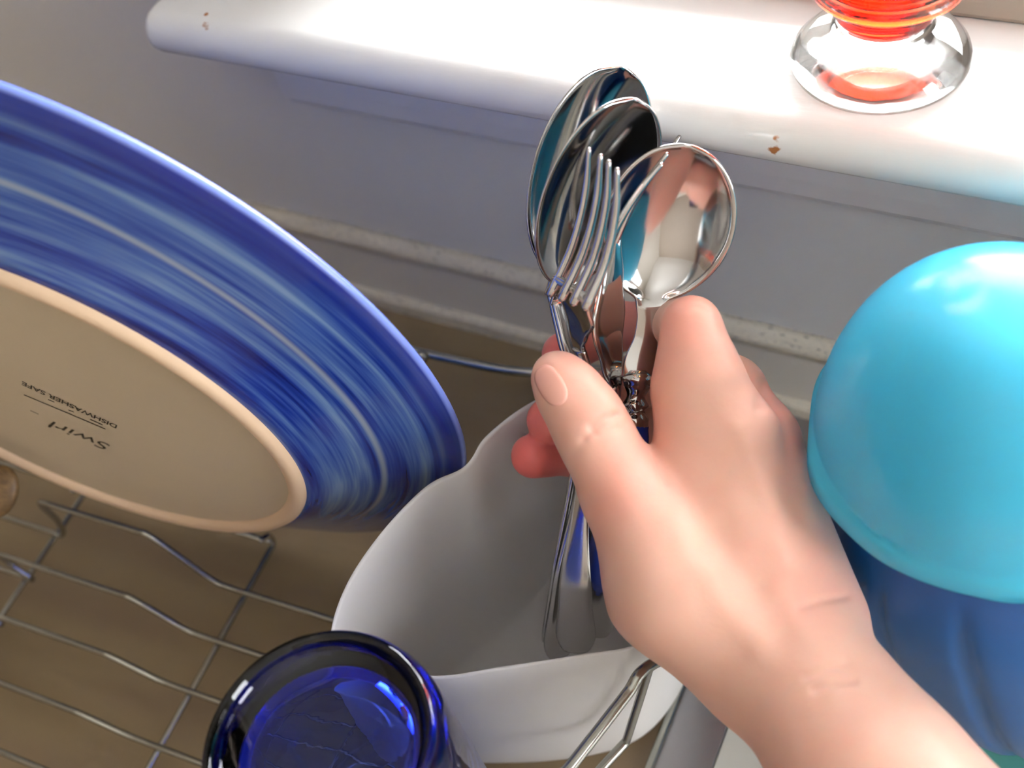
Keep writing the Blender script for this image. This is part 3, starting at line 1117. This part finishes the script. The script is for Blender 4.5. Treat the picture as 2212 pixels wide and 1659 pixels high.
# joints: (pixel x, pixel y, depth), radius
palm = field()
mc_i = ((1592, 930, 0.334), (1690, 1330, 0.330))
chain(palm, [((2310, 2180, 0.262), 0.033), ((1875, 1660, 0.301), 0.0221), ((1747, 1480, 0.319), 0.0186)], 0.012)
chain(palm, [((1747, 1480, 0.319), 0.0186), ((1655, 1310, 0.334), 0.0190)], 0.014)
for (a, b, ra, rb) in (((1578, 940, 0.334), (1660, 1310, 0.328), 0.0115, 0.0140),
                       ((1636, 958, 0.348), (1752, 1330, 0.332), 0.0114, 0.0142),
                       ((1640, 1010, 0.356), (1750, 1335, 0.337), 0.0110, 0.0140),
                       ((1620, 1080, 0.363), (1705, 1350, 0.343), 0.0105, 0.0140)):
    cone(palm, a, b, ra, rb, 0.008)
# thenar mass and first web muscle
chain(palm, [((1385, 1105, 0.335), 0.0125), ((1458, 1265, 0.332), 0.0185), ((1625, 1420, 0.329), 0.0190)], 0.010)
cone(palm, (1510, 1010, 0.338), (1560, 1160, 0.336), 0.0115, 0.0150, 0.009)
cone(palm, (1560, 1160, 0.336), (1600, 1290, 0.334), 0.0150, 0.017, 0.009)

index = field()
chain(index, [((1580, 935, 0.334), 0.0122), ((1520, 815, 0.3335), 0.0112), ((1500, 755, 0.334), 0.0100), ((1494, 702, 0.335), 0.0080)], 0.004)
chain(index, [((1494, 702, 0.335), 0.0080), ((1442, 700, 0.371), 0.0086), ((1330, 705, 0.386), 0.0080)], 0.004)
chain(index, [((1330, 705, 0.386), 0.0080), ((1216, 764, 0.379), 0.0073)], 0.004)
cone(index, (1484, 850, 0.336), (1504, 990, 0.336), 0.0106, 0.0120, 0.008)
middle = field()
chain(middle, [((1638, 950, 0.348), 0.0115), ((1578, 845, 0.358), 0.0105), ((1530, 800, 0.374), 0.0098)], 0.005)
chain(middle, [((1530, 800, 0.374), 0.0098), ((1380, 820, 0.404), 0.0090), ((1188, 908, 0.384), 0.0082)], 0.004)
ring = field()
chain(ring, [((1648, 1000, 0.356), 0.0115), ((1540, 900, 0.394), 0.0100)], 0.005)
chain(ring, [((1540, 900, 0.394), 0.0100), ((1360, 925, 0.420), 0.0088), ((1240, 975, 0.402), 0.0083), ((1152, 985, 0.388), 0.0079)], 0.004)
little = field()
chain(little, [((1624, 1080, 0.363), 0.0108), ((1530, 1010, 0.408), 0.0088)], 0.005)
chain(little, [((1530, 1010, 0.408), 0.0086), ((1410, 1030, 0.424), 0.0078), ((1335, 1050, 0.412), 0.0070)], 0.004)
thumb = field()
chain(thumb, [((1420, 1170, 0.333), 0.0155), ((1343, 1052, 0.3335), 0.0118), ((1290, 950, 0.333), 0.0105), ((1262, 895, 0.3325), 0.0104)], 0.006)
chain(thumb, [((1262, 895, 0.3325), 0.0104), ((1225, 842, 0.333), 0.0093), ((1203, 812, 0.334), 0.0076)], 0.004)
D = None
for F, k_ in ((index, 0.008), (middle, 0.008), (ring, 0.007), (little, 0.006), (thumb, 0.009)):
    E_ = smin(palm, F, np.float32(k_))
    D = E_ if D is None else smin(D, E_, np.float32(0.0012))
del palm, index, middle, ring, little, thumb


def surface_nets(D):
    S = D < 0
    nx, ny, nz = D.shape
    cs = np.zeros((nx - 1, ny - 1, nz - 1), np.int8)
    for i in (0, 1):
        for j in (0, 1):
            for k_ in (0, 1):
                cs += S[i:nx - 1 + i, j:ny - 1 + j, k_:nz - 1 + k_]
    act = np.argwhere((cs > 0) & (cs < 8))
    ids = -np.ones(cs.shape, np.int64)
    ids[tuple(act.T)] = np.arange(len(act))
    acc = np.zeros((len(act), 3))
    cnt = np.zeros(len(act))
    cor = [(i, j, k_) for i in (0, 1) for j in (0, 1) for k_ in (0, 1)]
    val = {c: D[act[:, 0] + c[0], act[:, 1] + c[1], act[:, 2] + c[2]].astype(float) for c in cor}
    for c in cor:
        for ax_ in range(3):
            if c[ax_] == 0:
                e = list(c)
                e[ax_] = 1
                e = tuple(e)
                a, b = val[c], val[e]
                cr = (a < 0) != (b < 0)
                t = np.where(cr, a / np.where(cr, a - b, 1), 0)
                p = np.zeros((len(act), 3)) + np.array(c)
                p[:, ax_] += t
                acc[cr] += p[cr]
                cnt[cr] += 1
    V = act + acc / cnt[:, None]
    quads = []
    for ax_ in range(3):
        o1, o2 = [(1, 2), (2, 0), (0, 1)][ax_]
        sl0 = [slice(None)] * 3
        sl1 = [slice(None)] * 3
        sl0[ax_] = slice(0, -1)
        sl1[ax_] = slice(1, None)
        ch = np.argwhere(S[tuple(sl0)] != S[tuple(sl1)])
        ok = (ch[:, o1] > 0) & (ch[:, o2] > 0) & (ch[:, o1] < D.shape[o1] - 1) & (ch[:, o2] < D.shape[o2] - 1)
        ch = ch[ok]
        fl = S[tuple(ch.T)]
        q = []
        for (da, db) in ((-1, -1), (0, -1), (0, 0), (-1, 0)):
            c = ch.copy()
            c[:, o1] += da
            c[:, o2] += db
            q.append(ids[tuple(c.T)])
        q = np.stack(q, 1)
        q[~fl] = q[~fl][:, ::-1]
        quads.append(q)
    return LO + V * H, np.concatenate(quads)


V, Q = surface_nets(D)
# relax the voxel steps a little
nb = [np.concatenate([Q[:, i], Q[:, (i + 1) % 4]]) for i in range(4)]
ei = np.concatenate([Q[:, [0, 1]], Q[:, [1, 2]], Q[:, [2, 3]], Q[:, [3, 0]]])
for _ in range(5):
    s_ = np.zeros_like(V)
    c_ = np.zeros(len(V))
    for a, b in ((0, 1), (1, 0)):
        np.add.at(s_, ei[:, a], V[ei[:, b]])
        np.add.at(c_, ei[:, a], 1)
    V = V * 0.40 + 0.60 * s_ / np.maximum(c_, 1)[:, None]
# creases, folds and soft hollows pressed into the skin of the near side
A_, B_ = V[Q[:, 2]] - V[Q[:, 0]], V[Q[:, 3]] - V[Q[:, 1]]
fn = np.cross(A_, B_)
NRM = np.zeros((len(V), 3))
for i in range(4):
    np.add.at(NRM, Q[:, i], fn)
NRM /= np.linalg.norm(NRM, axis=1)[:, None] + 1e-12
if (NRM[:, 2] * (V[:, 2] - V[:, 2].mean())).sum() < 0:
    NRM = -NRM
UV0 = np.stack([V[:, 0] / V[:, 2] * FPX + CX, V[:, 1] / V[:, 2] * FPX + CY], 1)
for pts, depth, wid in (
        ([(1276, 924), (1308, 903), (1338, 893)], 0.0011, 9), ([(1262, 950), (1300, 926), (1332, 917)], 0.0008, 10), ([(1290, 942), (1318, 928), (1350, 920)], 0.0005, 9),
        ([(1238, 980), (1256, 958)], 0.0003, 12), ([(1470, 668), (1500, 660), (1525, 672)], 0.0003, 9),
        ([(1440, 1048), (1426, 1012), (1412, 970)], 0.0008, 9),
        ([(1650, 834), (1642, 858), (1644, 880)], 0.0007, 13),
        ([(1728, 1310), (1775, 1296), (1825, 1288)], 0.0006, 10), ([(1757, 1488), (1800, 1476), (1842, 1470)], 0.0008, 9), ([(1740, 1462), (1790, 1440), (1830, 1432)], 0.0006, 9),
        ([(1560, 1165), (1620, 1250)], 0.0016, 48), ([(1500, 1120), (1545, 1175)], 0.0010, 40), ([(1640, 1290), (1690, 1360)], 0.0008, 40),
        ([(1690, 905), (1730, 1040), (1775, 1190)], -0.0008, 26), ([(1600, 930), (1650, 1060), (1700, 1190)], -0.0008, 26),
        ([(1470, 1130), (1560, 1300), (1640, 1400)], -0.0008, 34), ([(1345, 1060), (1365, 1090)], -0.0007, 40)):
    P_ = [np.array(p, float) for p in pts]
    dm = np.full(len(V), 1e9)
    for a, b in zip(P_, P_[1:]):
        ba = b - a
        t = np.clip((UV0 - a) @ ba / (ba @ ba), 0, 1)
        dm = np.minimum(dm, np.linalg.norm(UV0 - a - t[:, None] * ba, axis=1))
    amt = depth * np.exp(-(dm / wid) ** 2) * np.clip(-NRM[:, 2] * 2, 0, 1)
    V = V - NRM * amt[:, None]
VP = np.stack([V[:, 0] / V[:, 2] * FPX + CX, V[:, 1] / V[:, 2] * FPX + CY], 1)
VW = CAM + V[:, :1] * RX + V[:, 1:2] * RD + V[:, 2:3] * RF


def flush_of():
    f = np.zeros(len(V))
    for (p, r_, s_) in (((1216, 764, 0.372), 0.016, 0.9), ((1188, 908, 0.384), 0.020, 0.95), ((1152, 985, 0.388), 0.024, 1.0), ((1330, 1050, 0.412), 0.02, 0.8),
                        ((1330, 705, 0.384), 0.022, 0.55), ((1345, 1050, 0.325), 0.013, 0.28), ((1487, 700, 0.33), 0.013, 0.25), ((1680, 900, 0.34), 0.016, 0.25),
                        ((1262, 895, 0.325), 0.010, 0.15)):
        d = np.linalg.norm(V - cc_(p), axis=1)
        f = np.maximum(f, s_ * np.exp(-(d / r_) ** 2))
    return np.clip(f, 0, 1)


person = thing('person', pd(1775, 1500, 0.326), 'right hand and forearm of a person gripping a bunch of cutlery', 'person')
me = bpy.data.meshes.new('hand')
me.vertices.add(len(VW))
me.vertices.foreach_set('co', VW.astype(np.float32).ravel())
me.loops.add(len(Q) * 4)
me.loops.foreach_set('vertex_index', Q.ravel().astype(np.int32))
me.polygons.add(len(Q))
me.polygons.foreach_set('loop_start', np.arange(0, len(Q) * 4, 4, dtype=np.int32))
me.update(calc_edges=True)
me.validate()
at = me.attributes.new('flush', 'FLOAT', 'POINT')
at.data.foreach_set('value', flush_of().astype(np.float32))
hand = part('hand', me, M['skin'], person)

# thumb nail: a thin plate lifted off the skin at the tip of the thumb
from mathutils.bvhtree import BVHTree
bvh = BVHTree.FromPolygons([Vector(v) for v in VW], [tuple(int(x) for x in q) for q in Q])
nc, na = np.array((1191.0, 833.0)), np.array((0.50, 0.866))
nq = np.array((na[1], -na[0]))
nv, nf, NR, NS = [], [], 7, 40
for i in range(NR + 1):
    for j_ in range(NS):
        a = 2 * PI * j_ / NS
        ex = 0.8
        ca, sa = math.cos(a), math.sin(a)
        uu = math.copysign(abs(ca) ** ex, ca) * 46 * i / NR
        vv_ = math.copysign(abs(sa) ** ex, sa) * 27 * i / NR
        q = nc + na * uu + nq * vv_
        r = RX * (q[0] - CX) / FPX + RD * (q[1] - CY) / FPX + RF
        hit = bvh.ray_cast(Vector(CAM), Vector(r / np.linalg.norm(r)))
        if hit[0] is None:
            hit = bvh.find_nearest(Vector(CAM + r * 0.334))
        nv.append(np.array(hit[0]) + np.array(hit[1]) * (0.0004 if i < NR else 0.0001) * (1 if hit[1].dot(Vector(r)) < 0 else -1))
for i in range(NR):
    for j_ in range(NS):
        t_ = (j_ + 1) % NS
        nf.append((i * NS + j_, i * NS + t_, (i + 1) * NS + t_, (i + 1) * NS + j_))
o = part('thumbnail', pydata(nv, nf), M['nail'], person)
sd = o.modifiers.new('thickness', 'SOLIDIFY')
sd.thickness, sd.offset = 0.0005, 0.0
bpy.context.view_layer.update()
